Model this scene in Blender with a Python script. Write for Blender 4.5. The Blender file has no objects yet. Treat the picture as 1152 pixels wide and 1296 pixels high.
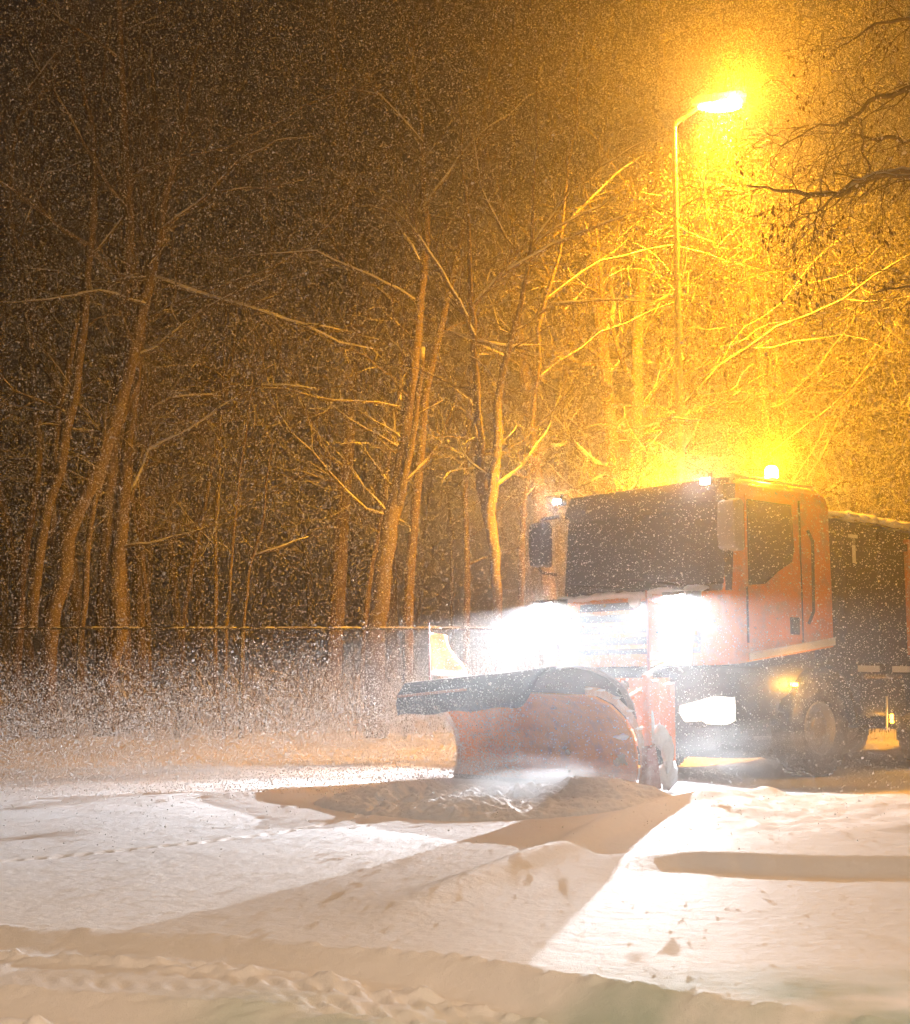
import bpy, math, random
import numpy as np
from mathutils import Vector, Matrix
R = math.radians
C = bpy.context.scene.collection
sc = bpy.context.scene
rng = np.random.default_rng(7)
random.seed(7)

# ------------------------------------------------------------------ camera
CAM_H = 0.95
F = 1800.0
PITCH = math.atan((870.0 - 648.0) / F)
cam = bpy.data.cameras.new('camera'); co = bpy.data.objects.new('camera', cam); C.objects.link(co)
cam.sensor_fit = 'HORIZONTAL'; cam.sensor_width = 36.0; cam.lens = 36.0 * F / 1152.0
cam.clip_start = 0.05; cam.clip_end = 500
co.location = (0, 0, CAM_H); co.rotation_euler = (math.pi / 2 + PITCH, 0, 0)
sc.camera = co

# ------------------------------------------------------------------ light of the night sky and exposure
w = bpy.data.worlds.new("World"); sc.world = w; w.use_nodes = True
nt = w.node_tree; nt.nodes.clear()
o_ = nt.nodes.new('ShaderNodeOutputWorld'); bg = nt.nodes.new('ShaderNodeBackground')
sky = nt.nodes.new('ShaderNodeTexSky'); sky.sky_type = 'NISHITA'; sky.sun_disc = False
sky.sun_elevation = R(1.0); sky.sun_rotation = R(150); sky.dust_density = 4.0
mx = nt.nodes.new('ShaderNodeMix'); mx.data_type = 'RGBA'; mx.blend_type = 'MIX'
mx.inputs[0].default_value = 0.88
nt.links.new(sky.outputs[0], mx.inputs[6]); mx.inputs[7].default_value = (0.95, 0.72, 0.62, 1)
nt.links.new(mx.outputs[2], bg.inputs[0]); bg.inputs[1].default_value = 0.008
nt.links.new(bg.outputs[0], o_.inputs[0])
# glow of the town behind the camera on the low cloud: broad, soft and warm
sun = bpy.data.lights.new('town_glow', 'SUN'); so = bpy.data.objects.new('town_glow', sun); C.objects.link(so)
sun.energy = 0.08; sun.angle = R(40); sun.color = (1.0, 0.70, 0.46)
so.rotation_euler = (R(35), 0, R(25))
sc.view_settings.view_transform = 'Standard'; sc.view_settings.look = 'None'
sc.view_settings.exposure = 0.0; sc.view_settings.gamma = 1.0
sc.cycles.use_denoising = True; sc.cycles.denoising_prefilter = 'ACCURATE'
sc.cycles.max_bounces = 6; sc.cycles.volume_bounces = 0; sc.cycles.diffuse_bounces = 2
sc.cycles.sample_clamp_indirect = 4.0; sc.cycles.sample_clamp_direct = 0
sc.cycles.volume_step_rate = 2.5; sc.cycles.caustics_reflective = False; sc.cycles.caustics_refractive = False

# ------------------------------------------------------------------ helpers
def Wp(px, py, Y):
    """point of the place at depth Y seen at pixel (px, py) of the photograph: used to read off sizes"""
    c, s = math.cos(PITCH), math.sin(PITCH)
    xc = (px - 576.0) / F; uc = -(py - 648.0) / F
    d = Vector((xc, c - uc * s, s + uc * c))
    t = Y / d.y
    return Vector((d.x * t, Y, CAM_H + d.z * t))

MATS = {}
def mat(name, col, rough=0.6, metal=0.0, var=0.12, scale=6.0, bump=0.0, bscale=40.0, emit=None, estr=0.0, dirt=None, dscale=3.0, damt=0.5, trans=0.0, coat=0.0):
    if name in MATS: return MATS[name]
    m = bpy.data.materials.new(name); m.use_nodes = True
    t = m.node_tree; b = t.nodes['Principled BSDF']; N = t.nodes.new; L = t.links.new
    b.inputs['Roughness'].default_value = rough; b.inputs['Metallic'].default_value = metal
    b.inputs['Coat Weight'].default_value = coat
    tc = N('ShaderNodeTexCoord')
    n1 = N('ShaderNodeTexNoise'); n1.inputs['Scale'].default_value = scale; n1.inputs['Detail'].default_value = 5
    L(tc.outputs['Object'], n1.inputs['Vector'])
    a = N('ShaderNodeMix'); a.data_type = 'RGBA'
    a.inputs[6].default_value = tuple(c * (1 - var) for c in col) + (1,)
    a.inputs[7].default_value = tuple(min(1, c * (1 + var)) for c in col) + (1,)
    L(n1.outputs[0], a.inputs[0]); out = a.outputs[2]
    if dirt:
        n2 = N('ShaderNodeTexNoise'); n2.inputs['Scale'].default_value = dscale; n2.inputs['Detail'].default_value = 6
        n2.inputs['Roughness'].default_value = 0.65
        L(tc.outputs['Object'], n2.inputs['Vector'])
        r = N('ShaderNodeMapRange'); r.inputs[1].default_value = 0.62 - damt * 0.25; r.inputs[2].default_value = 0.75
        L(n2.outputs[0], r.inputs[0])
        d = N('ShaderNodeMix'); d.data_type = 'RGBA'; L(r.outputs[0], d.inputs[0]); L(out, d.inputs[6])
        d.inputs[7].default_value = tuple(dirt) + (1,); out = d.outputs[2]
    L(out, b.inputs['Base Color'])
    if bump:
        n3 = N('ShaderNodeTexNoise'); n3.inputs['Scale'].default_value = bscale; n3.inputs['Detail'].default_value = 4
        L(tc.outputs['Object'], n3.inputs['Vector'])
        bp = N('ShaderNodeBump'); bp.inputs['Strength'].default_value = bump; bp.inputs['Distance'].default_value = 0.02
        L(n3.outputs[0], bp.inputs['Height']); L(bp.outputs[0], b.inputs['Normal'])
    if emit:
        b.inputs['Emission Color'].default_value = tuple(emit) + (1,); b.inputs['Emission Strength'].default_value = estr
    if trans: b.inputs['Transmission Weight'].default_value = trans
    MATS[name] = m
    return m

class MB:
    def __init__(s): s.v = []; s.f = []
    def add(s, vs, fs):
        n = len(s.v); s.v += [tuple(v) for v in vs]; s.f += [tuple(i + n for i in f) for f in fs]; return s
    def box(s, x0, x1, y0, y1, z0, z1):
        return s.add([(x0,y0,z0),(x1,y0,z0),(x1,y1,z0),(x0,y1,z0),(x0,y0,z1),(x1,y0,z1),(x1,y1,z1),(x0,y1,z1)],
                     [(0,3,2,1),(4,5,6,7),(0,1,5,4),(1,2,6,5),(2,3,7,6),(3,0,4,7)])
    def prism(s, pts, axis, a, b):
        """closed polygon pts in the plane across axis, from a to b"""
        n = len(pts)
        def P(p, q):
            return (p[0], q, p[1]) if axis == 'y' else ((q, p[0], p[1]) if axis == 'x' else (p[0], p[1], q))
        vs = [P(p, a) for p in pts] + [P(p, b) for p in pts]
        fs = [tuple(range(n)), tuple(range(2 * n - 1, n - 1, -1))]
        fs += [(i, i + n, (i + 1) % n + n, (i + 1) % n) for i in range(n)]
        return s.add(vs, fs)
    def sheet(s, prof, th, axis_a, axis_b, shift=None):
        """open profile (x,z) thickened by th, swept along y from axis_a to axis_b"""
        p = [Vector((a, b)) for a, b in prof]; q = []
        for i in range(len(p)):
            d = (p[min(i + 1, len(p) - 1)] - p[max(i - 1, 0)]).normalized(); q.append(p[i] + Vector((-d.y, d.x)) * th)
        ring = [tuple(v) for v in p] + [tuple(v) for v in reversed(q)]
        n = len(p)
        k = len(ring); vs = [(a, axis_a, b) for a, b in ring] + [(a, axis_b, b) for a, b in ring]
        fs = [(i, i + k, (i + 1) % k + k, (i + 1) % k) for i in range(k)]
        for i in range(n - 1):
            fs.append((i, i + 1, 2 * n - 2 - i, 2 * n - 1 - i)); fs.append(tuple(k + j for j in (2 * n - 1 - i, 2 * n - 2 - i, i + 1, i)))
        return s.add(vs, fs)
    def tube(s, pts, rad, k=8, cap=True):
        pts = [Vector(p) for p in pts]
        if not hasattr(rad, '__len__'): rad = [rad] * len(pts)
        vs = []; fs = []
        d0 = (pts[1] - pts[0]).normalized()
        u = d0.orthogonal().normalized()
        for i, p in enumerate(pts):
            d = (pts[min(i + 1, len(pts) - 1)] - pts[max(i - 1, 0)]).normalized()
            u = (u - d * u.dot(d))
            u = u.normalized() if u.length > 1e-6 else d.orthogonal().normalized()
            v = d.cross(u)
            for j in range(k):
                a = 2 * math.pi * j / k
                vs.append(p + (u * math.cos(a) + v * math.sin(a)) * rad[i])
        for i in range(len(pts) - 1):
            for j in range(k):
                fs.append((i * k + j, i * k + (j + 1) % k, (i + 1) * k + (j + 1) % k, (i + 1) * k + j))
        if cap:
            fs.append(tuple(range(k - 1, -1, -1))); fs.append(tuple((len(pts) - 1) * k + j for j in range(k)))
        return s.add(vs, fs)
    def lathe(s, prof, c, axis='y', k=32, a0=0, a1=2 * math.pi):
        """profile of (radius, offset along axis)"""
        full = abs(a1 - a0 - 2 * math.pi) < 1e-6
        m = k if full else k + 1; vs = []; fs = []
        for r, h in prof:
            for j in range(m):
                a = a0 + (a1 - a0) * j / k; x, y = r * math.cos(a), r * math.sin(a)
                vs.append((c[0] + x, c[1] + h, c[2] + y) if axis == 'y' else ((c[0] + h, c[1] + x, c[2] + y) if axis == 'x' else (c[0] + x, c[1] + y, c[2] + h)))
        for i in range(len(prof) - 1):
            for j in range(k if full else k):
                j2 = (j + 1) % m if full else j + 1
                fs.append((i * m + j, i * m + j2, (i + 1) * m + j2, (i + 1) * m + j))
        return s.add(vs, fs)
    def lump(s, c, r, seed=0, k=12, rough=0.35):
        rn = random.Random(seed); vs = []; fs = []
        ph = [(rn.uniform(1.5, 4), rn.uniform(0, 6), rn.uniform(1.5, 4), rn.uniform(0, 6)) for _ in range(3)]
        for i in range(k // 2 + 1):
            th = math.pi * i / (k // 2)
            for j in range(k):
                a = 2 * math.pi * j / k
                q = 1 + rough * sum(math.sin(p[0] * th + p[1]) * math.sin(round(p[2]) * a + p[3]) for p in ph) / 2
                vs.append((c[0] + r[0] * q * math.sin(th) * math.cos(a), c[1] + r[1] * q * math.sin(th) * math.sin(a), c[2] + r[2] * q * math.cos(th)))
        for i in range(k // 2):
            for j in range(k):
                fs.append((i * k + j, (i + 1) * k + j, (i + 1) * k + (j + 1) % k, i * k + (j + 1) % k))
        return s.add(vs, fs)
    def build(s, name, m, parent=None, smooth=False, bevel=0.0, label=None):
        me = bpy.data.meshes.new(name); me.from_pydata(s.v, [], s.f); me.update()
        o = bpy.data.objects.new(name, me); C.objects.link(o); me.materials.append(m)
        if smooth: me.polygons.foreach_set('use_smooth', [True] * len(me.polygons))
        if bevel:
            b = o.modifiers.new('bevel', 'BEVEL'); b.width = bevel; b.segments = 2; b.limit_method = 'ANGLE'
        if parent: o.parent = parent
        if label: o['label'] = label
        return o
def tag(o, label=None, cat=None, group=None, kind=None):
    for k, v in (('label', label), ('category', cat), ('group', group), ('kind', kind)):
        if v: o[k] = v
    return o
def empty(name, loc, rz=0.0):
    o = bpy.data.objects.new(name, None); C.objects.link(o); o.location = loc; o.rotation_euler = (0, 0, rz); o.empty_display_size = 0.2
    return o
def lamp(name, kind, energy, col, loc, parent=None, size=0.05, direction=None, angle=None, blend=0.3):
    l = bpy.data.lights.new(name, kind); l.energy = energy; l.color = col; l.shadow_soft_size = size
    o = bpy.data.objects.new(name, l); C.objects.link(o); o.location = loc
    if direction is not None: o.rotation_euler = Vector(direction).to_track_quat('-Z', 'Y').to_euler()
    if kind == 'SPOT': l.spot_size = angle; l.spot_blend = blend
    if parent: o.parent = parent
    return o

# ------------------------------------------------------------------ noise
_perm = rng.random((512, 512))
def vnoise(x, y):
    xi = np.floor(x).astype(int); yi = np.floor(y).astype(int); fx = x - xi; fy = y - yi
    fx = fx * fx * (3 - 2 * fx); fy = fy * fy * (3 - 2 * fy)
    g = lambda a, b: _perm[a % 512, b % 512]
    return (g(xi, yi) * (1 - fx) + g(xi + 1, yi) * fx) * (1 - fy) + (g(xi, yi + 1) * (1 - fx) + g(xi + 1, yi + 1) * fx) * fy - 0.5
def fbm(x, y, o=4):
    r = 0; a = 1.0
    for i in range(o):
        r = r + a * vnoise(x * 2 ** i + 17.3 * i, y * 2 ** i + 5.1 * i); a *= 0.5
    return r
def ss(a, b, x):
    t = np.clip((x - a) / (b - a), 0, 1); return t * t * (3 - 2 * t)

# ------------------------------------------------------------------ snow-covered ground
L1x = [-40, -8, -1.86, -.86, 0, .58, 1.3, 3, 6]; L1y = [9, 7.0, 5.8, 5.6, 5.24, 4.72, 4.1, 2.6, 0]
L2x = [-40, -8, -2.5, -1.5, -.58, 0, .6, 2]; L2y = [7.5, 6.0, 5.05, 4.9, 4.62, 4.3, 3.75, 2]
LBx = [-2, .1, .6, .95, 1.2, 1.79, 2.4, 6, 30]; LBy = [6.2, 6.6, 7.1, 7.55, 7.7, 7.47, 7.37, 7.45, 8.3]
RDG = np.array([(-.42, 5.7), (-.12, 6.5), (.56, 8.0), (.94, 9.1), (1.5, 10.2), (2.4, 11.2)])
def segdist(x, y, P):
    best = np.full(x.shape, 1e9); par = np.zeros(x.shape)
    for i in range(len(P) - 1):
        a = P[i]; b = P[i + 1]; d = b - a; L = (d * d).sum()
        t = np.clip(((x - a[0]) * d[0] + (y - a[1]) * d[1]) / L, 0, 1)
        q = np.hypot(x - a[0] - t * d[0], y - a[1] - t * d[1]); m = q < best
        best = np.where(m, q, best); par = np.where(m, i + t, par)
    return best, par
def hgt(x, y):
    x = np.asarray(x, float); y = np.asarray(y, float)
    h = (0.03 + .03 * ss(8, 12, y)) * fbm(x * .35, y * .45, 3) + (0.004 + .01 * ss(8, 12, y)) * fbm(x * 1.7 + 9, y * 2.2, 3)
    wob = 0.05 * fbm(x * 2.1 + 3, y * 0.7 + 1, 4)
    l1 = np.interp(x, L1x, L1y) + wob; l2 = np.interp(x, L2x, L2y) + wob * 1.2
    s1 = ss(l1 - .30, l1 + .02, y); h = h - (.045 + .07 * ss(-.8, .4, x)) * (1 - s1)
    s2 = ss(l2 - .24, l2 + .02, y); h = h - .05 * (1 - s2) * ss(1.4, .4, x)
    # crumbs thrown up along the edges of both tyre tracks
    for l, off, am, x1 in ((l1, .40, .060, .3), (l2, .34, .065, -.3)):
        e = np.exp(-((y - (l - off)) / .065) ** 2)
        h = h + am * e * (np.clip(fbm(x * 11, y * 18, 4) + .12, 0, .8)) * ss(x1 + 1.4, x1, x)
        e = np.exp(-((y - l + .02) / .04) ** 2); h = h + .03 * e * np.clip(fbm(x * 13, y * 20, 3), 0, 1)
    for o2 in (.50, .72):
        h = h - .009 * np.exp(-((y - l1 + o2) / .06) ** 2) * (1 + 1.3 * np.sin(x * 75 + 25 * y + 3 * fbm(x * 3, y * 3, 2))) * np.clip(.9 + 1.6 * fbm(x * 2.3, y * 2.3, 3), 0, 1.6) * ss(-2.0, -.6, x)
    rough = np.exp(-((y - l1 + .9) / .45) ** 2) * ss(-1.2, .2, x); h = h + rough * (.035 * fbm(x * 5, y * 8, 4) + .035 * np.clip(fbm(x * 15, y * 22, 4), 0, 1))
    # cut edge on the right, its foot opening to the left into a wide hollow
    lb = np.interp(x, LBx, LBy) + 1.6 * wob + .05 * fbm(x * 7, y * 0 + 2, 3)
    wid = .22 + 1.1 * ss(1.25, .2, x)
    up = ss(lb - wid * .3, lb + wid * .7, y) * ss(-.3, 1.1, x)
    h = h + .095 * (.4 + .6 * ss(.7, 1.6, x)) * up * ss(14, 10, y)
    d, p = segdist(x, y, RDG)
    h = h + .07 * np.exp(-(d / .13) ** 2) * (0.75 + .5 * fbm(p * 1.3, p * 0, 2)) * ss(0, 1.3, p) + .03 * np.exp(-(d / .5) ** 2) * ss(0, 1.3, p)
    # old wheel mark on the left
    lm = np.interp(x, [-20, -2.58, -1.6, -1.1, -.2], [5, 8.07, 9.0, 9.75, 11.6]) + .3 * wob
    h = h - .03 * np.exp(-((y - lm) / .05) ** 2) * ss(.2, -1, x) * (1 + .6 * np.sin(x * 60))
    lm2 = np.interp(x, [-20, -6, -2, 0, 1], [8.6, 10.6, 12.2, 13.2, 14]) + .6 * wob
    h = h + .05 * np.exp(-((y - lm2) / .25) ** 2) * ss(.6, -1, x)
    # disturbed snow in front of the wheels
    dist = ss(1.2, 2.0, x) * ss(8.2, 8.8, y) * ss(13.5, 12, y); h = h + .05 * dist * fbm(x * 2.8, y * 2.2, 4)
    # bank under the fence
    h = h + .16 * ss(17.5, 21, y) * (1 + .6 * fbm(x * .9, y * .8, 3)) + .03 * ss(15, 20, y) * fbm(x * 3, y * 3, 3)
    h = h + .3 * ss(23, 40, y)
    h = h * ss(1.0, 3.0, np.hypot(x, y))
    return h + .004 * fbm(x * 14, y * 14, 3)
def axis(knots):
    out = []
    for (a, b, st) in knots:
        out += list(np.arange(a, b, st))
    return np.array(out + [knots[-1][1]])
gx = axis([(-68, -14, 1.0), (-14, -5, .12), (-5, -2.6, .035), (-2.6, 3.4, .018), (3.4, 6, .05), (6, 14, .15), (14, 68, 1.0)])
gy = axis([(-5, 2.5, .5), (2.5, 6.4, .014), (6.4, 11, .03), (11, 22, .07), (22, 68, .6)])
X, Yg = np.meshgrid(gx, gy); Z = hgt(X, Yg)
ny, nx = X.shape
co3 = np.stack([X, Yg, Z], -1).reshape(-1, 3).astype(np.float32)
idx = np.arange(nx * ny).reshape(ny, nx)
quads = np.stack([idx[:-1, :-1], idx[:-1, 1:], idx[1:, 1:], idx[1:, :-1]], -1).reshape(-1, 4)
def fast_mesh(name, verts, faces, m, smooth=True):
    me = bpy.data.meshes.new(name); k = faces.shape[1]
    me.vertices.add(len(verts)); me.vertices.foreach_set('co', np.ascontiguousarray(verts, np.float32).ravel())
    me.loops.add(faces.size); me.loops.foreach_set('vertex_index', faces.astype(np.int32).ravel())
    me.polygons.add(len(faces)); me.polygons.foreach_set('loop_start', np.arange(0, faces.size, k, dtype=np.int32))
    me.polygons.foreach_set('use_smooth', np.full(len(faces), smooth))
    me.update(calc_edges=True); me.materials.append(m)
    o = bpy.data.objects.new(name, me); C.objects.link(o); return o

def snow_mat():
    m = bpy.data.materials.new('snow'); m.use_nodes = True
    t = m.node_tree; b = t.nodes['Principled BSDF']; N = t.nodes.new; L = t.links.new
    b.inputs['Roughness'].default_value = .62; b.inputs['Specular IOR Level'].default_value = .35
    tc = N('ShaderNodeTexCoord'); P = tc.outputs['Object']
    n = N('ShaderNodeTexNoise'); n.inputs['Scale'].default_value = 1.1; n.inputs['Detail'].default_value = 6; L(P, n.inputs['Vector'])
    r = N('ShaderNodeMapRange'); r.inputs[1].default_value = .38; r.inputs[2].default_value = .60; L(n.outputs[0], r.inputs[0])
    # traffic slush only where wheels ran, close to the kerb side of the road (its own patch of the ground)
    sx = N('ShaderNodeSeparateXYZ'); L(P, sx.inputs[0])
    my = N('ShaderNodeMapRange'); my.inputs[1].default_value = 5.1; my.inputs[2].default_value = 4.5; L(sx.outputs[1], my.inputs[0])
    mm = N('ShaderNodeMath'); mm.operation = 'MULTIPLY'; L(my.outputs[0], mm.inputs[0]); L(r.outputs[0], mm.inputs[1])
    mxx = N('ShaderNodeMapRange'); mxx.inputs[1].default_value = -1.1; mxx.inputs[2].default_value = -.3; L(sx.outputs[0], mxx.inputs[0])
    m2 = N('ShaderNodeMath'); m2.operation = 'MULTIPLY'; L(mm.outputs[0], m2.inputs[0]); L(mxx.outputs[0], m2.inputs[1])
    c = N('ShaderNodeMix'); c.data_type = 'RGBA'; c.inputs[6].default_value = (.84, .85, .87, 1); c.inputs[7].default_value = (.25, .40, .33, 1)
    L(m2.outputs[0], c.inputs[0]); L(c.outputs[2], b.inputs['Base Color'])
    n1 = N('ShaderNodeTexNoise'); n1.inputs['Scale'].default_value = 22; n1.inputs['Detail'].default_value = 6; L(P, n1.inputs['Vector'])
    n2 = N('ShaderNodeTexNoise'); n2.inputs['Scale'].default_value = 260; n2.inputs['Detail'].default_value = 2; L(P, n2.inputs['Vector'])
    b1 = N('ShaderNodeBump'); b1.inputs['Distance'].default_value = .02; b1.inputs['Strength'].default_value = .3; L(n1.outputs[0], b1.inputs['Height'])
    b2 = N('ShaderNodeBump'); b2.inputs['Distance'].default_value = .004; b2.inputs['Strength'].default_value = .7; L(n2.outputs[0], b2.inputs['Height'])
    L(b1.outputs[0], b2.inputs['Normal']); L(b2.outputs[0], b.inputs['Normal'])
    return m
SNOW = snow_mat()
tag(fast_mesh('ground', co3, quads, SNOW), kind='structure', label='snow covered road and verge with tyre tracks')
def gz(x, y): return float(hgt(np.array([x]), np.array([y]))[0])

# ------------------------------------------------------------------ snowplough truck
TN = Vector((-.754, -.655, 0)).normalized()
TZ = math.atan2(TN.y, TN.x)
truck = empty('snowplough_truck', (1.95, 15.24, 0), TZ)
tag(truck, 'orange winter service truck driving with its snow plough lowered and lights on', 'truck')
ORG = mat('orange_paint', (.80, .27, .05), .38, var=.1, scale=3, dirt=(.45, .38, .33), dscale=5, damt=.55, coat=.3)
ORG2 = mat('plough_orange', (.90, .29, .01), .6, var=.16, scale=4, dirt=(.48, .20, .10), dscale=7, damt=.5, bump=.2, bscale=12)
BLK = mat('black_plastic', (.022, .022, .024), .55, bump=.15, bscale=60)
RUB = mat('black_rubber', (.02, .022, .03), .6, bump=.3, bscale=20, var=.3)
DRK = mat('dark_steel', (.035, .033, .036), .5, .3, dirt=(.12, .1, .09), dscale=4)
GLS = mat('dark_glass', (.012, .014, .016), .08, coat=.6)
WHT = mat('white_paint', (.72, .72, .70), .5)
GRY = mat('grey_plastic', (.30, .29, .28), .5, var=.2)
REF = mat('reflective_white', (.75, .75, .72), .3)
TYR = mat('tyre_rubber', (.025, .024, .023), .8, bump=.5, bscale=30, dirt=(.35, .33, .31), dscale=5, damt=.7)
RIM = mat('rim_steel', (.35, .33, .30), .5, .5, dirt=(.5, .48, .46), dscale=6)
SNP = mat('packed_snow', (.82, .83, .85), .65, bump=.6, bscale=25)
def glow(name, col, s): return mat(name, col, .3, emit=col, estr=s)
E_HD = glow('headlamp_lens', (.92, .96, 1.0), 330)
E_WK = glow('work_light_lens', (.72, .82, 1.0), 220)
E_LO = glow('low_headlamp_lens', (1.0, .97, .88), 1.2)
E_LB = glow('headlamp_bulb', (1.0, .97, .90), 14)
E_AM = glow('amber_lens', (1.0, .42, .03), 25)
E_BC = glow('beacon_lens', (1.0, .62, .08), 160)

def plan(x_front, x_back, hw, r, k=6, rb=.04):
    p = []
    for cx, cy, a0, rr in ((x_front - r, hw - r, 90, r), ):
        for i in range(k + 1):
            a = R(a0 - 90 * i / k); p.append((cx + rr * math.cos(a), cy + rr * math.sin(a)))
    q = [(a, -b) for a, b in reversed(p)]
    return [(x_back, hw)] + p + q + [(x_back, -hw)]
def loft(levels):
    """levels: list of rings with the same number of (x,y,z) points"""
    m = MB(); n = len(levels[0]); vs = [v for l in levels for v in l]; fs = []
    for i in range(len(levels) - 1):
        for j in range(n):
            fs.append((i * n + j, i * n + (j + 1) % n, (i + 1) * n + (j + 1) % n, (i + 1) * n + j))
    fs.append(tuple(range(n - 1, -1, -1))); fs.append(tuple((len(levels) - 1) * n + j for j in range(n)))
    return m.add(vs, fs)
def xf(z): return -.13 * max(0, (z - 1.5)) / 1.6 * 1.1
CB = -1.78
def zb(x): return 1.17 + .12 * min(1.8, -x)
lv = []
for z, ins in ((None, 0), (1.6, 0), (2.0, 0), (2.9, .015), (3.04, .05), (3.11, .13), (3.13, .3)):
    pl = plan((xf(z) if z else 0) - ins * .8, CB + ins * .3, 1.24 - ins, .24)
    lv.append([(x, y, z if z else zb(x)) for x, y in pl])
cabin = loft(lv).build('cabin', ORG, truck, smooth=False, bevel=.012)
for p in cabin.data.polygons: p.use_smooth = False

# windscreen wraps the rounded front
def front_panel(y0, y1, z0, z1, out, n=14, rr=.24, th=.01):
    def P(s, z, o):
        x0 = xf(z); hw = 1.24
        flat = hw - rr
        if abs(s) <= flat: return (x0 + o, s, z)
        a = (abs(s) - flat) / rr; a = min(a, math.pi / 2)
        return (x0 - rr + (rr + o) * math.cos(a), math.copysign(flat + (rr + o) * math.sin(a), s), z)
    m = MB(); vs = []; k = n + 1
    for o in (out, out - th):
        for z in (z0, (z0 + z1) / 2, z1):
            for i in range(k):
                vs.append(P(y0 + (y1 - y0) * i / n, z, o))
    fs = []
    for i in range(2):
        for j in range(n):
            a = i * k + j; fs.append((a, a + 1, a + 1 + k, a + k)); b = a + 3 * k; fs.append((b, b + k, b + 1 + k, b + 1))
    for j in range(n):
        fs.append((j, j + 3 * k, j + 1 + 3 * k, j + 1)); t = 2 * k + j; fs.append((t, t + 1, t + 1 + 3 * k, t + 3 * k))
    for i in range(2):
        a = i * k; fs.append((a, a + k, a + k + 3 * k, a + 3 * k)); b = i * k + n; fs.append((b, b + 3 * k, b + k + 3 * k, b + k))
    return m.add(vs, fs)
front_panel(-1.20, 1.20, 1.93, 3.035, .014).build('windscreen_surround', BLK, truck)
ws = front_panel(-1.12, 1.12, 2.0, 2.80, .03).build('windscreen', GLS, truck)
sv = MB(); sv.prism([(xf(2.85) + .03, 2.86), (xf(2.85) + .12, 2.84), (xf(2.95) + .12, 2.90), (xf(3.0) + .02, 3.10), (xf(3.0) - .4, 3.14), (xf(3.0) - .4, 3.12), (xf(3.0) - .02, 3.04)], 'y', -1.08, 1.08)
sv.build('sun_visor', mat('smoked_visor', (.03, .03, .035), .3), truck, bevel=.01)
for s0 in (-.15, .75):
    m = MB(); m.tube([(.06, s0, 1.96), (.05, s0 - .5, 2.04)], .012, 6).tube([(.055, s0 - .05, 2.03), (.045, s0 - .82, 2.10)], .010, 5); m.build('wiper', BLK, ws)
g = front_panel(-.86, .86, 1.30, 1.86, .012); grille = g.build('grille', BLK, truck)
for k in range(4):
    front_panel(-.82, .82, 1.36 + .125 * k, 1.40 + .125 * k, .04, th=.03).build('grille_slat', ORG, grille)
MB().lathe([(0, .05), (.085, .05), (.085, .03), (0, .03)], (0, 0, 1.88), 'x', 20).build('front_badge', WHT, truck)
# panel in packed snow along the lower front
sn = MB()
for i in range(9): sn.lump((.05, -1.0 + .23 * i + random.uniform(-.05, .05), 1.94 + random.uniform(-.02, .02)), (.05, .16, .035), i)
sn.build('snow_crust', SNP, truck, smooth=True)

# doors with windows
for s in (1, -1):
    dz = lambda x: zb(x) + .13
    y0, y1 = (1.238, 1.252) if s > 0 else (-1.252, -1.238)
    pts = [(-.27, dz(-.27)), (-.27, 2.93), (-1.16, 2.93), (-1.20, 2.2), (-1.20, dz(-1.2))]
    d = MB().prism(pts, 'y', y0, y1).build('door', ORG, truck, bevel=.008)
    ya, yb = (1.253, 1.262) if s > 0 else (-1.262, -1.253)
    win = [(-.30, 2.86), (-1.03, 2.86), (-1.06, 2.40), (-1.02, 2.27), (-.78, 2.16), (-.62, 2.06), (-.55, 2.02), (-.30, 1.99)]
    MB().prism(win, 'y', ya, yb).build('side_window', GLS, d)
    # dark rubber frame round the pane
    fr = MB(); yc = (ya + yb) / 2
    fr.tube([(a, yc + .004 * s, b) for a, b in win + win[:1]], .012, 6, cap=False); fr.build('window_seal', BLK, d)
    MB().box(-1.14, -.98, min(ya, ya + .012 * s), max(ya, ya + .012 * s), 1.50, 1.68).build('door_handle', BLK, d, bevel=.02)
    MB().box(-.285, -.27, min(y0, y1) , max(y0, y1) + .003 * s, 1.4, 1.97).build('door_gap', BLK, d)
    MB().box(-1.215, -1.201, min(y0, y1), max(y0, y1) + .003 * s, 1.35, 2.93).build('door_gap', BLK, d)
    tr = [( -.28, zb(-.28) + .02), (-.28, zb(-.28) + .095), (CB, zb(CB) + .105), (CB, zb(CB) + .02)]
    MB().prism(tr, 'y', ya - .004 * (s > 0), yb + .004 * (s < 0)).build('sill_strip', WHT, truck)
    gr = MB().tube([(-1.30, s * 1.262, 1.62), (-1.34, s * 1.30, 1.75), (-1.36, s * 1.30, 2.5), (-1.33, s * 1.262, 2.62)], .016, 8); gr.build('grab_rail', BLK, truck)
    rl = MB().tube([(-.2, s * 1.12, 3.05), (-.25, s * 1.13, 3.13), (-1.6, s * 1.13, 3.13), (-1.65, s * 1.12, 3.05)], .018, 8); rl.build('roof_rail', GRY, truck)
# small dark badges on the door: unreadable smudge of numerals in the photo
# mirrors
for s in (1, -1):
    arm = MB().tube([(.0, s * 1.16, 2.88), (.12, s * 1.30, 2.86), (.14, s * 1.36, 2.80)], .022, 8)
    arm.tube([(.0, s * 1.2, 2.22), (.12, s * 1.30, 2.24), (.14, s * 1.36, 2.30)], .018, 8)
    a = arm.build('mirror_arm', BLK, truck)
    h = MB().prism([(.02, 2.30), (.02, 2.80), (.08, 2.84), (.19, 2.80), (.21, 2.55), (.19, 2.32)], 'y', s * 1.36 - .11, s * 1.36 + .11)
    hh = h.build('mirror', GRY if s > 0 else BLK, truck, bevel=.03)
    MB().box(.008, .018, s * 1.36 - .09, s * 1.36 + .09, 2.34, 2.78).build('mirror_glass', GLS, hh)
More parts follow.
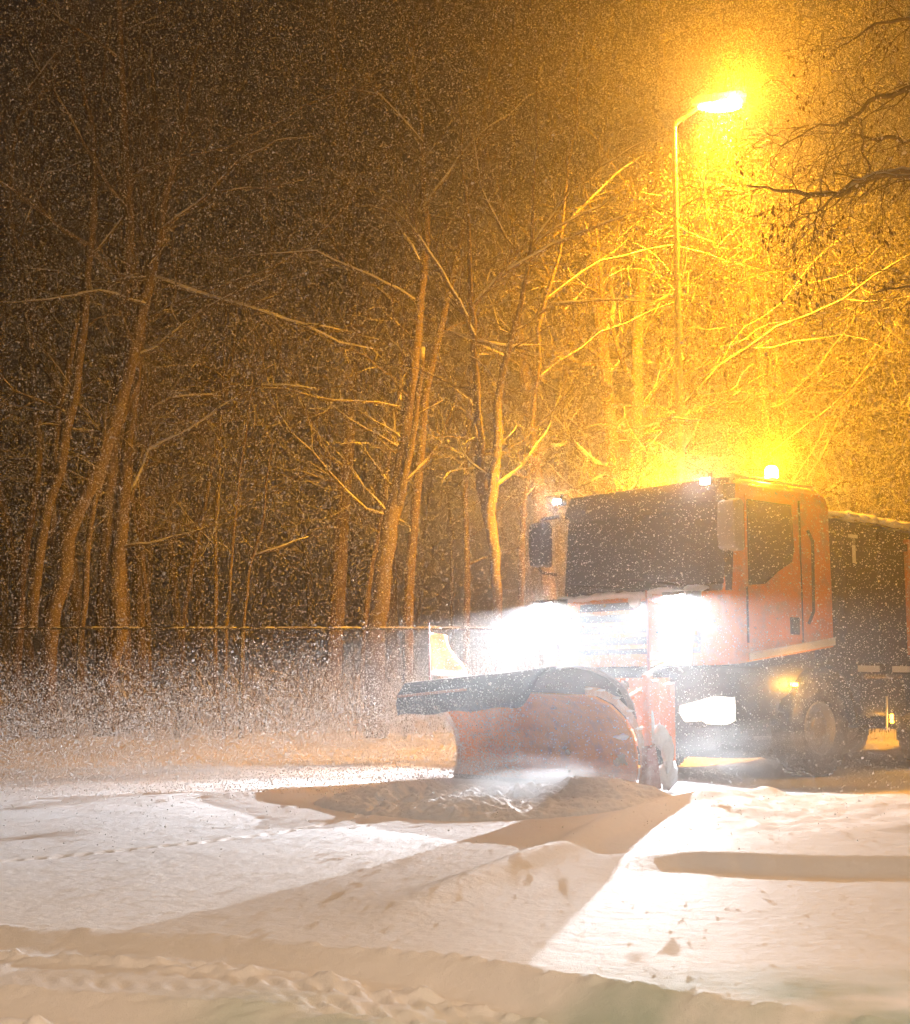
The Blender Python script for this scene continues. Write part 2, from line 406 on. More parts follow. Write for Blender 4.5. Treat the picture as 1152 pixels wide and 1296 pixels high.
# lower body: bumper, arches, steps
lv = []
for z, ins in ((.24, .16), (.32, .04), (.55, 0), (.95, 0), (1.10, .03), (1.155, .06)):
    lv.append([(x, y, z) for x, y in plan(.10 - ins, -.62, 1.25 - ins * .5, .22)])
bumper = loft(lv).build('bumper', BLK, truck, bevel=.01)
MB().box(.085, .108, -.45, .45, .62, .90).build('number_plate_holder', DRK, bumper, bevel=.005)
for i in range(3): MB().box(.10, .13, -.6, .6, .40 + .07 * i, .43 + .07 * i).build('bumper_slat', GRY, bumper)
MB().box(-1.7, .0, -1.1, 1.1, .62, 1.16).build('engine_housing', DRK, truck)
for s in (1, -1):
    m = MB(); rr = .64
    pts = [(-1.55 + rr * math.cos(R(a)), .52 + rr * math.sin(R(a))) for a in range(5, 176, 10)]
    m.sheet(pts, .05, s * 1.25 if s < 0 else .82, -.82 if s < 0 else 1.25)
    m.build('wheel_arch', BLK, truck)
    pn = MB().prism([(-.62, .75), (-.60, 1.155), (-1.75, 1.30), (-2.3, 1.2), (-2.3, 1.02)] + [(-1.55 + .69 * math.cos(R(a)), .52 + .69 * math.sin(R(a))) for a in range(140, 20, -12)], 'y', s * 1.22 - .012, s * 1.22 + .012)
    pn.build('side_panel', BLK, truck)
    MB().box(-.60, -.30, s * 1.14 - .08, s * 1.14 + .12, .42, .46).build('cab_step', GRY, truck, bevel=.01)

def wheel(x, y, s, twin=False):
    r0 = .52; w_ = .31
    root = bpy.data.objects.new('wheel', None); C.objects.link(root); root.parent = truck; root.location = (x, y, r0)
    o = s
    prof = [(.28, -.13), (.40, -.15), (.49, -.145), (.52, -.11), (.52, 0), (.52, .11), (.49, .145), (.40, .15), (.28, .13)]
    t = MB().lathe([(r, h) for r, h in prof], (0, 0, 0), 'y', 40)
    for k in range(40):
        a = 2 * math.pi * k / 40
        for sg in (-1, 1):
            c, sn_ = math.cos(a + sg * .03), math.sin(a + sg * .03)
            c2, s2 = math.cos(a + sg * .03 + .08), math.sin(a + sg * .03 + .08)
            y1, y2 = (.02, .125) if sg > 0 else (-.125, -.02)
            vs = [(c * .515, y1, sn_ * .515), (c2 * .515, y1, s2 * .515), (c2 * .515, y2, s2 * .515), (c * .515, y2, sn_ * .515),
                  (c * .532, y1, sn_ * .532), (c2 * .532, y1, s2 * .532), (c2 * .532, y2, s2 * .532), (c * .532, y2, sn_ * .532)]
            t.add(vs, [(0, 3, 2, 1), (4, 5, 6, 7), (0, 1, 5, 4), (1, 2, 6, 5), (2, 3, 7, 6), (3, 0, 4, 7)])
    t.build('tyre', TYR, root)
    rm = MB().lathe([(.285, -.13), (.285, .13), (.27, .14), (.25, .10), (.22, .06 if not twin else -.04), (.12, .07), (.11, .12), (0, .13)], (0, 0, 0), 'y', 32)
    if s < 0: rm.v = [(a, -b, c) for a, b, c in rm.v]
    rm.lathe([(.285, -.12 * s), (0, -.12 * s)], (0, 0, 0), 'y', 32)
    for k in range(10):
        a = 2 * math.pi * k / 10; rm.tube([(math.cos(a) * .165, s * .06, math.sin(a) * .165), (math.cos(a) * .165, s * .10, math.sin(a) * .165)], .015, 6)
    rm.build('rim', RIM, root)
for s in (1, -1):
    wheel(-1.55, s * 1.06, s); wheel(-3.95, s * 1.06, s, True); wheel(-5.25, s * 1.06, s, True)
# chassis rails and axles
m = MB()
for s in (1, -1): m.box(-6.9, -.7, s * .42 - .05, s * .42 + .05, .78, 1.02)
for x in (-1.55, -3.95, -5.25): m.tube([(x, -.95, .52), (x, .95, .52)], .07, 10)
m.build('chassis', DRK, truck)
for s in (1, -1):
    tk = MB().box(-3.25, -2.30, s * 1.0 - .22, s * 1.0 + .20, .62, 1.05).build('fuel_tank', DRK, truck, bevel=.05)
    MB().tube([(-2.78, s * 1.22, .48), (-2.80, s * 1.22, .85)], .012, 6).build('tank_rail', WHT, tk)
    fn = MB(); 
    for x in (-3.95, -5.25):
        fn.sheet([(x + .60 * math.cos(R(a)), .54 + .60 * math.sin(R(a))) for a in range(10, 171, 16)], .015, s * .88, s * 1.2) if s > 0 else fn.sheet([(x + .60 * math.cos(R(a)), .54 + .60 * math.sin(R(a))) for a in range(10, 171, 16)], .015, -1.2, -.88)
    fn.build('mudguard', BLK, truck)
# hopper body: steel gritting box with ribbed side and a tarpaulin on hoops
HB = mat('hopper_paint', (.020, .016, .026), .6, var=.3, dirt=(.05, .04, .04), dscale=3, damt=.6)
hp = MB().prism([(-1.95, 1.22), (-1.90, 2.80), (-6.9, 2.62), (-6.9, 1.22)], 'y', -1.2, 1.2).build('hopper', HB, truck, bevel=.02)
m = MB()
for k in range(8):
    x = -2.05 - .68 * k
    m.box(x - .05, x, 1.2, 1.235, 1.24, 2.70); m.box(x - .05, x, -1.235, -1.2, 1.24, 2.70)
m.box(-6.9, -1.97, 1.2, 1.25, 2.52, 2.60).box(-6.9, -1.97, 1.2, 1.25, 1.23, 1.31).box(-6.9, -1.97, -1.25, -1.2, 2.52, 2.60).box(-6.9, -1.97, -1.25, -1.2, 1.23, 1.31)
m.build('hopper_ribs', HB, hp)
MB().box(-6.95, -3.30, 1.2, 1.26, 1.32, 2.66).build('orange_side_board', ORG, hp)
cv = MB(); n = 12
vs = []; 
for i in range(26):
    x = -1.86 - i * .2; z0 = 2.81 - (i * .2) * .036
    for j in range(n + 1):
        a = math.pi * j / n
        vs.append((x, -1.24 * math.cos(a), z0 + .10 * math.sin(a) + .012 * math.sin(i * 2.1 + j)))
cv.add(vs, [(i * (n + 1) + j, i * (n + 1) + j + 1, (i + 1) * (n + 1) + j + 1, (i + 1) * (n + 1) + j) for i in range(25) for j in range(n)])
cv.build('tarpaulin', mat('tarpaulin', (.10, .08, .06), .6), hp, smooth=True)
sn = MB()
for i in range(46):
    x = -1.95 - i * .11; yy = 1.14 + random.uniform(-.07, .04)
    sn.lump((x, yy, 2.86 + .036 * (x + 1.9) + random.uniform(-.01, .02)), (random.uniform(.09, .2), .16, random.uniform(.03, .07)), i + 50)
    if i % 2: sn.lump((x, random.uniform(-.8, .8), 2.94 + .036 * (x + 1.9)), (.4, .5, .05), i + 90)
sn.build('snow_cover', SNP, hp, smooth=True)
# reflective corner mark and strips
m = MB().box(-2.30, -2.12, 1.237, 1.243, 2.60, 2.64).box(-2.24, -2.18, 1.244, 1.25, 2.32, 2.60); m.build('reflective_corner_mark', REF, hp)
for x in (-2.62, -3.30, -3.95, -4.6): MB().box(x, x + .42, 1.252, 1.258, 1.12, 1.19).build('reflective_strip', REF, hp)
MB().box(-6.9, -2.1, -1.25, 1.25, 1.10, 1.215).build('hopper_base_frame', DRK, truck)
# spreader cab guard behind cabin
MB().box(-1.93, -1.80, -.9, .9, 1.1, 2.5).build('intake_stack', DRK, truck, bevel=.02)

# lamps of the truck
for b in (.80, -1.10):
    hd = MB().lathe([(.02, -.16), (.06, -.14), (.08, -.04), (.08, .0), (.075, .0)], (.24, b, 1.82), 'x', 24)
    hd.prism([(.10, 1.925), (.335, 1.915), (.335, 1.882), (.325, 1.882), (.325, 1.905), (.10, 1.905)], 'y', b - .16, b + .16)
    for q in (-1, 1): hd.prism([(.10, 1.905), (.325, 1.905), (.325, 1.82), (.10, 1.76)], 'y', b + q * .15 - .01, b + q * .15 + .01)
    h = hd.build('auxiliary_headlight', BLK, truck)
    MB().lathe([(0, .012), (.05, .010), (.074, -.004), (0, -.02)], (.24, b, 1.82), 'x', 24).build('lens', E_HD, h)
    MB().tube([(.08, b, 1.30), (.14, b, 1.55), (.16, b, 1.72)], .02, 8).build('bracket', BLK, h)
    lamp('headlight_beam', 'SPOT', 1000, (.86, .92, 1.0), (.27, b, 1.8904), truck, .003, (1, 0, -.35), R(150), .3)
    lamp('headlight_beam', 'SPOT', 2000, (.86, .92, 1.0), (.27, b, 1.8904), truck, .003, (1, .1, -.2), R(76), .5)
for b in (1.02, -1.12):
    h = MB().box(-.01, .07, b - .075, b + .075, 3.0, 3.09).build('work_light', BLK, truck, bevel=.012)
    MB().box(.071, .080, b - .055, b + .055, 3.02, 3.072).build('lens', E_WK, h)
    MB().box(-.02, .0, b - .02, b + .02, 3.02, 3.14).build('bracket', BLK, h)
    lamp('work_beam', 'SPOT', 45, (.7, .8, 1.0), (.12, b, 3.04), truck, .03, (1, 0, -.5), R(120), .6)
def low_light(s):
    hw, r = 1.25, .22
    def P(y, z, o):
        y = min(y, hw - .005); fl = hw - r
        if y <= fl: return (.10 + o, s * y, z)
        a = math.asin(min(1, (y - fl) / r)); return (.10 - r + (r + o) * math.cos(a), s * (fl + (r + o) * math.sin(a)), z)
    m = MB(); n = 24; vs = []
    for o in (.014, -.03):
        for i in range(n + 1):
            y = .66 + .575 * i / n
            zt = float(np.interp(y, [.66, 1.12, 1.235], [.765, .865, .85])); z0 = float(np.interp(y, [.66, .72, .95, 1.0, 1.2, 1.235], [.68, .60, .615, .585, .58, .62]))
            vs += [P(y, z0, o), P(y, (z0 + zt) / 2, o + .012 * (o > 0)), P(y, zt, o)]
    k = (n + 1) * 3
    fs = []
    for i in range(n):
        for j in (0, 1):
            a = i * 3 + j; fs.append((a, a + 3, a + 4, a + 1)); fs.append((k + a, k + a + 1, k + a + 4, k + a + 3))
        a = i * 3; fs.append((a, k + a, k + a + 3, a + 3)); a += 2; fs.append((a, a + 3, k + a + 3, k + a))
    return m.add(vs, fs)
for s in (1, -1):
    h = low_light(s).build('headlight', E_LO, truck)
    yb = 1.10
    MB().lathe([(0, .035), (.05, .03), (.07, .005), (0, 0)], (.085, s * yb, .735), 'x', 20).build('headlight_bulb', E_LB, h)
    MB().lathe([(0, .03), (.035, .028), (.05, .005), (0, 0)], (.105, s * .85, .69), 'x', 20).build('reflector', E_LO, h)
    lamp('low_beam', 'SPOT', 14, (1.0, .95, .85), (.17, s * 1.05, .72), truck, .05, (1, 0, -.25), R(110), .4)
    for x, z in ((-1.02, .98), (-2.86, .60)):
        k = MB().box(x - .05, x + .05, min(s * 1.235, s * 1.27), max(s * 1.235, s * 1.27), z - .022, z + .022) if x > -2 else MB().box(x - .02, x + .02, min(s * 1.225, s * 1.25), max(s * 1.225, s * 1.25), z - .05, z + .05)
        k.build('side_marker_light', E_AM, truck, bevel=.006)
        lamp('marker_glow', 'POINT', 24 if x > -2 else 8, (1.0, .45, .04), (x, s * 1.32, z), truck, .02)
for x, b in ((-1.05, 1.02), (-1.45, -.85)):
    base = MB().lathe([(0, 0), (.085, 0), (.085, .05), (.06, .06)], (x, b, 3.125), 'z', 20).build('beacon', BLK, truck)
    MB().lathe([(.055, .06), (.07, .07), (.068, .16), (.045, .19), (0, .20)], (x, b, 3.125), 'z', 20).build('beacon_dome', E_BC, base)
    for q, (dx, dy) in enumerate(((0, .11), (0, -.11))): pass
    lamp('beacon_flash', 'POINT', 380, (1.0, .43, .004), (x, b, 3.125 + .27), truck, .05)
    lamp('beacon_flash', 'SPOT', 3000 if b < 0 else 1200, (1.0, .45, .004), (x, b, 3.125 + .27), truck, .05, (.14, -1, .05) if b < 0 else (-.6, -1, .02), R(62), .8)

# ---- plough
BR, BL = 1.34, -1.20
bprof = [(1.55, .04), (1.50, .16), (1.50, .34), (1.56, .52), (1.68, .68), (1.86, .80), (2.06, .87), (2.22, .885)]
def warp(mb):
    """blade right end lower, left end twisted slightly forward"""
    return mb
blade = MB()
NB = 26
def bpt(a, z, y): return (a + .05 * math.sin(y * 1.1), y, z * (1 + .012 * math.sin(y * 3)))
rows = []
vs = []
for i in range(NB + 1):
    y = BL + (BR - BL) * i / NB
    for a, z in bprof: vs.append(bpt(a, z, y))
    for a, z in reversed(bprof): vs.append(bpt(a - .03, z + .012, y))
k = 2 * len(bprof)
fs = [(i * k + j, i * k + (j + 1) % k, (i + 1) * k + (j + 1) % k, (i + 1) * k + j) for i in range(NB) for j in range(k)]
nb = len(bprof)
for e in (0, NB):
    for i in range(nb - 1): fs.append(tuple(e * k + q for q in (i, i + 1, k - 2 - i, k - 1 - i)))
blade.add(vs, fs)
bl = blade.build('plough_blade', ORG2, truck, smooth=False)
for y in (BR + .005, BL - .025):
    MB().sheet(bprof, .075, y, y + .02).build('end_plate', mat('worn_edge', (.62, .40, .28), .5, dirt=(.75, .74, .74), dscale=8, damt=.8), bl)
MB().box(1.50, 1.56, BL, BR, -.02, .05).build('cutting_edge', DRK, bl)
for y in np.linspace(BL + .3, BR - .3, 5):
    rp = [(a - .035, z + .014) for a, z in bprof[:6]] + [(a - .16, z + .02) for a, z in reversed(bprof[:6])]
    MB().prism(rp, 'y', y - .012, y + .012).build('blade_rib', ORG2, bl)
# rubber spray flap arching over the top and hanging in front
fprof = [(1.56, .66), (1.60, .80), (1.70, .93), (1.86, 1.03), (2.08, 1.10), (2.34, 1.125), (2.52, 1.11), (2.60, 1.02), (2.63, .92), (2.60, .80)]
fl = MB(); vs = []
FR, FL_ = 1.28, -1.0
n = 40
for i in range(n + 1):
    y = FL_ + (FR - FL_) * i / n; t = (FR - y)
    for q, (a, z) in enumerate(fprof):
        hang = max(0, q - 5) / 4.0
        cut = ss(0.0, .45, np.array(t)).item()
        zz = z if q < 6 else 1.125 - (1.125 - z) * (.08 + .92 * cut)
        zz += .012 * math.sin(y * 9 + q) * hang - .13 * t / 2.3 * (q > 3)
        aa = a - .15 * t / 2.3 * (q > 3) + .02 * math.sin(y * 6) * hang
        vs.append((aa, y, zz))
k = len(fprof)
fl.add(vs, [(i * k + j, (i + 1) * k + j, (i + 1) * k + j + 1, i * k + j + 1) for i in range(n) for j in range(k - 1)])
fo = fl.build('spray_flap', RUB, bl, smooth=True); sm = fo.modifiers.new('thick', 'SOLIDIFY'); sm.thickness = .014
MB().sheet(fprof[:7], .018, FR + .004, FR + .075).build('flap_strap', mat('grey_strap', (.42, .42, .45), .5), bl)
MB().tube([(2.50, FL_ + .05, .86), (2.58, .15, .93)], .014, 8).build('flap_batten', mat('faded_orange', (.55, .30, .22), .5), bl)
sn = MB()
for i in range(30):
    y = FL_ + .05 + i * (FR - FL_ - .3) / 30
    sn.lump((2.42 - .15 * (FR - y) / 2.3, y, 1.122 - .13 * (FR - y) / 2.3), (.10, .075, .012), i + 200)
for q, (a, z) in enumerate(bprof[3:]): sn.lump((a - .03, BR + .02, z + .055), (.06, .022, .012), q + 230)
sn.build('snow_crust', SNP, bl, smooth=True)
for gq in (((1.16, .30, .07), (1.10, .26, .06), (1.19, .26, .05)), ((.45, .33, .03), (.41, .37, .02))):
    sn = MB()
    for i, (y, z, r) in enumerate(gq): sn.lump((1.53, y, z), (.03, r, r * .8), i + 240)
    sn.build('snow_patch', SNP, bl, smooth=True)
# hitch: mounting plate, arms, hydraulic ram, uprights
SAL = mat('hitch_orange', (.85, .24, .06), .5, dirt=(.7, .40, .28), dscale=5, damt=.7)
hc = MB().box(.12, .18, -.55, .55, .35, 1.05).build('hitch_plate', SAL, truck, bevel=.01)
m = MB()
for s in (-.42, .42): m.prism([(.18, .42), (.18, .60), (1.45, .38), (1.45, .22)], 'y', s - .03, s + .03)
m.box(1.30, 1.48, -.75, 1.05, .24, .40); m.build('push_frame', SAL, hc, bevel=.01)
MB().tube([(.2, 0, .98), (.95, 0, .62)], .05, 12).tube([(.9, 0, .64), (1.42, 0, .40)], .028, 10).build('lift_ram', GRY, hc)
# right hand end of the frame that rises beside the blade
MB().box(1.10, 1.31, 1.22, 1.25, .42, 1.02).build('frame_plate', SAL, hc, bevel=.01)
MB().prism([(.97, .20), (1.05, .20), (1.05, .98), (.97, 1.0)], 'y', 1.24, 1.33).build('frame_plate', SAL, hc, bevel=.01)
MB().box(1.38, 1.46, 1.34, 1.42, .12, 1.07).build('upright_post', SAL, hc, bevel=.012)
MB().tube([(1.26, 1.24, .95), (1.62, 1.20, .80)], .032, 10).build('cross_tube', SAL, hc); MB().tube([(1.0, 1.2, .44), (1.5, 1.2, .44)], .035, 10).build('cross_tube', SAL, hc)
MB().tube([(1.38, 1.30, 1.06), (1.1, 1.26, 1.15), (.9, 1.28, 1.18), (.72, 1.22, 1.1)], .009, 6).build('hydraulic_hose', GRY, hc)
m = MB(); m.prism([(1.30, .02), (1.52, .02), (1.50, .40), (1.38, .44)], 'y', 1.36, 1.44); m.build('support_shoe', mat('rusty_steel', (.30, .09, .05), .7, dirt=(.8, .76, .75), dscale=5, damt=.9), hc, bevel=.02)
sn = MB().lump((1.30, 1.42, .50), (.10, .06, .10), 300).lump((1.22, 1.44, .32), (.07, .05, .16), 301).lump((1.2, 1.42, .13), (.12, .07, .12), 302)
sn.lump((1.62, 1.26, .50), (.13, .04, .025), 303).lump((1.41, 1.39, .60), (.02, .05, .2), 304); sn.build('snow_crust', SNP, hc, smooth=True)
# width marker poles with windblown flags
FLG = bpy.data.materials.new('flag_cloth'); FLG.use_nodes = True
t_ = FLG.node_tree; b_ = t_.nodes['Principled BSDF']; b_.inputs['Roughness'].default_value = .8
tc = t_.nodes.new('ShaderNodeTexCoord'); sp = t_.nodes.new('ShaderNodeSeparateXYZ'); t_.links.new(tc.outputs['Generated'], sp.inputs[0])
wv = t_.nodes.new('ShaderNodeTexWave'); wv.inputs['Scale'].default_value = 1.2; wv.inputs['Distortion'].default_value = 3; t_.links.new(tc.outputs['Generated'], wv.inputs['Vector'])
rp = t_.nodes.new('ShaderNodeValToRGB'); rp.color_ramp.elements[0].position = .16; rp.color_ramp.elements[0].color = (.85, .83, .80, 1)
rp.color_ramp.elements[1].position = .22; rp.color_ramp.elements[1].color = (.85, .30, .08, 1)
t_.links.new(sp.outputs[2], rp.inputs[0]); t_.links.new(rp.outputs[0], b_.inputs['Base Color'])
t_.nodes['Principled BSDF'].inputs['Transmission Weight'].default_value = 0
def flag_marker(x, y, z0, z1, zf0, zf1, ln, seed):
    p = MB().tube([(x, y, z0), (x + .01, y, (z0 + z1) / 2), (x + .02, y, z1)], [.014, .012, .009], 8).build('marker_pole', mat('red_white_pole', (.55, .28, .26), .5), bl)
    vs = []; nu, nv = 14, 12
    for j in range(nv + 1):
        v = j / nv
        for i in range(nu + 1):
            u = i / nu
            L_ = ln * (1 - .40 * v)
            vs.append((x - u * L_, y + .06 * math.sin(u * 7 + v * 2 + seed) * u + .05 * math.sin(v * 6) * u, zf0 + (zf1 - zf0) * v - .05 * u * (1 - .3 * v)))
    o = MB().add(vs, [(j * (nu + 1) + i, j * (nu + 1) + i + 1, (j + 1) * (nu + 1) + i + 1, (j + 1) * (nu + 1) + i) for j in range(nv) for i in range(nu)]).build('marker_flag', FLG, bl, smooth=True)
    s_ = o.modifiers.new('thick', 'SOLIDIFY'); s_.thickness = .004
flag_marker(1.42, 1.40, 1.1, 1.85, 1.20, 1.76, .56, 0)
flag_marker(1.95, -1.12, .9, 1.62, 1.08, 1.52, .50, 2)

# ------------------------------------------------------------------ bow wave of rolled snow before the blade
def heap(name, cx, cy, ax, ay, h, rot, seed, label):
    n = 200; u = np.linspace(-1, 1, n); U, V = np.meshgrid(u, u)
    Rr = np.hypot(U, V)
    c, s = math.cos(rot), math.sin(rot)
    Xh = cx + (U * ax) * c - (V * ay) * s; Yh = cy + (U * ax) * s + (V * ay) * c
    f = np.clip(1 - Rr ** 2.5, 0, 1) ** .42
    Zh = hgt(Xh, Yh) - .05 + f * h * (1 + .6 * fbm(Xh * 2 + seed, Yh * 2, 4)) + (.05 * np.abs(fbm(Xh * 6 + seed, Yh * 6, 4)) + .05 * fbm(Xh * 19 + seed, Yh * 19, 3) + .03 * np.abs(fbm(Xh * 40, Yh * 40, 3))) * f
    k = np.arange(n * n).reshape(n, n)
    q = np.stack([k[:-1, :-1], k[:-1, 1:], k[1:, 1:], k[1:, :-1]], -1).reshape(-1, 4)
    keep = (Rr.reshape(-1)[q] < 1.02).all(1)
    o = fast_mesh(name, np.stack([Xh, Yh, Zh], -1).reshape(-1, 3), q[keep], SNP)
    return tag(o, label, 'snow heap')
heap('snow_heap', .28, 11.4, 1.6, 1.2, .17, R(-38), 3, 'grey rolling heap of pushed snow in front of the orange plough blade')

# ------------------------------------------------------------------ street lamp behind the truck
LX, LY = 3.28, 20.5
STE = mat('galvanised_steel', (.45, .44, .42), .45, .6)
E_SL = glow('street_lamp_bowl', (1.0, .66, .22), 260)
def street_lamp(bx, by, LH, dx, dz_, label, col, e_down, e_glow, rz=0.0, tilt=.28):
    sl = empty('street_lamp', (bx, by, 0), rz); tag(sl, label, 'street lamp')
    MB().lathe([(.11, 0), (.11, 1.0), (.075, 1.02), (.060, 4), (.038, LH)], (0, 0, 0), 'z', 16).build('pole', STE, sl, smooth=True)
    MB().tube([(0, 0, LH - .05), (.06, 0, LH + .02), (dx * .55, 0, dz_ - .06)], [.045, .04, .035], 10).build('bracket_arm', STE, sl)
    lh = MB().prism([(dx - .42, dz_ - .03), (dx - .35, dz_ + .07), (dx + .30, dz_ + .17), (dx + .42, dz_ + .10), (dx + .42, dz_ + .05), (dx - .42, dz_ - .06)], 'y', -.15, .15).build('lamp_head', STE, sl, bevel=.02)
    bw = MB(); bw.lump((dx + .03, 0, dz_ - .02), (.34, .12, .09), 1, 16, 0); bw.build('lamp_bowl', E_SL, lh, smooth=True)
    lamp('street_light', 'SPOT', e_down, col, (dx + .03, 0, dz_ - .14), sl, .12, (0, tilt, -1), R(156), .9)
    if e_glow: lamp('street_glow', 'POINT', e_glow, col, (dx + .25, -.32, dz_ + .02), sl, .12)
    return sl
pt = Wp(852, 155, LY); hd_ = Wp(908, 132, LY); bx = Wp(862, 600, LY).x
street_lamp(bx, LY, pt.z, hd_.x - bx, hd_.z, 'tall slim street lamp glowing amber above the truck', (1.0, .37, .010), 17500, 1200)
# unseen lamp added behind the camera to fill the foreground snow and truck front
street_lamp(3.4, -4.2, 9.0, -1.2, 9.15, 'unseen street lamp added behind the camera to light the near snow', (1.0, .67, .43), 9200, 0, 0, .15)

# ------------------------------------------------------------------ trees
def bark_mat(name, c1, c2, snow=.55):
    m = bpy.data.materials.new(name); m.use_nodes = True
    t = m.node_tree; b = t.nodes['Principled BSDF']; N = t.nodes.new; L = t.links.new
    b.inputs['Roughness'].default_value = .85
    tc = N('ShaderNodeTexCoord'); mp = N('ShaderNodeMapping'); mp.inputs['Scale'].default_value = (9, 9, 1.6); L(tc.outputs['Object'], mp.inputs[0])
    n = N('ShaderNodeTexNoise'); n.inputs['Scale'].default_value = 2; n.inputs['Detail'].default_value = 6; L(mp.outputs[0], n.inputs['Vector'])
    a = N('ShaderNodeMix'); a.data_type = 'RGBA'; a.inputs[6].default_value = (*c1, 1); a.inputs[7].default_value = (*c2, 1); L(n.outputs[0], a.inputs[0])
    g = N('ShaderNodeNewGeometry'); s = N('ShaderNodeSeparateXYZ'); L(g.outputs['Normal'], s.inputs[0])
    n2 = N('ShaderNodeTexNoise'); n2.inputs['Scale'].default_value = 3; L(tc.outputs['Object'], n2.inputs['Vector'])
    ad = N('ShaderNodeMath'); ad.operation = 'ADD'; L(s.outputs[2], ad.inputs[0]); L(n2.outputs[0], ad.inputs[1])
    r = N('ShaderNodeMapRange'); r.inputs[1].default_value = snow + .5 - .1; r.inputs[2].default_value = snow + .5 + .1; L(ad.outputs[0], r.inputs[0])
    d = N('ShaderNodeMix'); d.data_type = 'RGBA'; L(r.outputs[0], d.inputs[0]); L(a.outputs[2], d.inputs[6]); d.inputs[7].default_value = (.8, .81, .83, 1)
    L(d.outputs[2], b.inputs['Base Color'])
    bp = N('ShaderNodeBump'); bp.inputs['Strength'].default_value = .7; bp.inputs['Distance'].default_value = .03; L(n.outputs[0], bp.inputs['Height']); L(bp.outputs[0], b.inputs['Normal'])
    return m
BARK = bark_mat('bark', (.10, .075, .05), (.24, .19, .13), .55)
TWIG = bark_mat('twig_bark', (.09, .07, .05), (.20, .16, .12), .28)
DARKT = bark_mat('dark_twig_bark', (.07, .048, .03), (.15, .10, .065), .55)

def grow(mb, p, d, length, r, lvl, maxl, rn, droop=0.0, up=.1, dens=1.0):
    """one wandering branch with side shoots"""
    n = max(3, int(5 + length * 1.2)) if lvl < maxl else 4
    pts = [p.copy()]; rad = [r]; dirs = [d.copy()]
    st = length / n
    for i in range(n):
        j = Vector((rn.gauss(0, 1), rn.gauss(0, 1), rn.gauss(0, 1))) * (.16 if lvl < 2 else .22)
        d = (d + j + Vector((0, 0, up - droop * i / n))).normalized()
        pts.append(pts[-1] + d * st); dirs.append(d.copy()); rad.append(max(.0032, r * (1 - .82 * (i + 1) / n)))
    mb.tube(pts, rad, 6 if r > .03 else (4 if r > .012 else 3), cap=False)
    if lvl < maxl:
        k = int(rn.uniform(.8, 1.2) * dens * (3.2 + length * (1.5 if lvl < 2 else 2.2)))
        for _ in range(k):
            i = rn.randint(1, n); dd = dirs[i]
            side = Vector((rn.gauss(0, 1), rn.gauss(0, 1), rn.gauss(.2, .8))); side = (side - dd * side.dot(dd)).normalized()
            nd = (dd * rn.uniform(.5, .9) + side * rn.uniform(.5, .9)).normalized()
            grow(mb, pts[i], nd, length * rn.uniform(.28, .55), max(.0035, rad[i] * rn.uniform(.4, .65)), lvl + 1, maxl, rn, droop, up, dens)

def tree_proto(seed, H, r, lean=.06, twist=.05, nlimb=12, maxl=3, first=.25):
    rn = random.Random(seed); tm = MB(); cm = MB()
    n = 14; p = Vector((0, 0, -.3)); d = Vector((rn.uniform(-lean, lean), rn.uniform(-lean, lean), 1)).normalized()
    pts = [p.copy()]; rad = [r * 1.35]
    for i in range(n):
        d = (d + Vector((rn.gauss(0, twist), rn.gauss(0, twist), .05))).normalized()
        p = p + d * H / n; pts.append(p.copy()); rad.append(r * (1 - .85 * (i + 1) / n))
    tm.tube(pts, rad, 10)
    for i in range(nlimb):
        t = first + (1 - first) * (i + rn.random()) / nlimb; q = t * n; a = int(min(q, n - 1)); f = q - a
        base = pts[a].lerp(pts[a + 1], f); az = rn.uniform(0, 6.28)
        dd = Vector((math.cos(az), math.sin(az), rn.uniform(.1, .9))).normalized()
        L_ = (1.05 - t) * H * rn.uniform(.25, .45) + .7
        grow(cm, base, dd, L_, rad[a] * rn.uniform(.3, .5), 1, maxl, rn, .05, .05)
    return tm, cm
def place_tree(protos, x, y, s, rz, label, group=None, name='bare_tree', cat='tree'):
    t0, c0 = protos
    e = empty(name, (x, y, gz(x, y)), rz); e.scale = (s, s, s)
    tag(e, label, cat, group)
    for o in (t0, c0):
        if o.parent is None: o.parent = e
        else:
            q = o.copy(); C.objects.link(q); q.parent = e
    return e
PR = []
for sd, H, r, nl in ((1, 16, .14, 18), (2, 15, .11, 17), (3, 17, .16, 18), (4, 13, .08, 15), (5, 15, .12, 18), (6, 11, .055, 14)):
    tm, cm = tree_proto(sd, H, r, nlimb=nl)
    PR.append((tm.build('trunk', BARK), cm.build('branches', TWIG)))
GRP = 'bare trees of the wood behind the fence'
spots = []
rn = random.Random(11)
tries = 0
while len(spots) < 84 and tries < 4000:
    tries += 1
    y = rn.uniform(23.5, 44); x = rn.uniform(-.42, .42) * y
    if all((x - a) ** 2 + (y - b) ** 2 > 1.0 for a, b in spots) and not (y < 27 and abs(x - 576 / 1e9) < 0):
        spots.append((x, y))
for i, (x, y) in enumerate(spots):
    near = 'faint slim bare tree, one of many filling the dark wood far behind the fence'
    place_tree(PR[i % 6], x, y, rn.uniform(.8, 1.15), rn.uniform(0, 6.28), near, GRP)

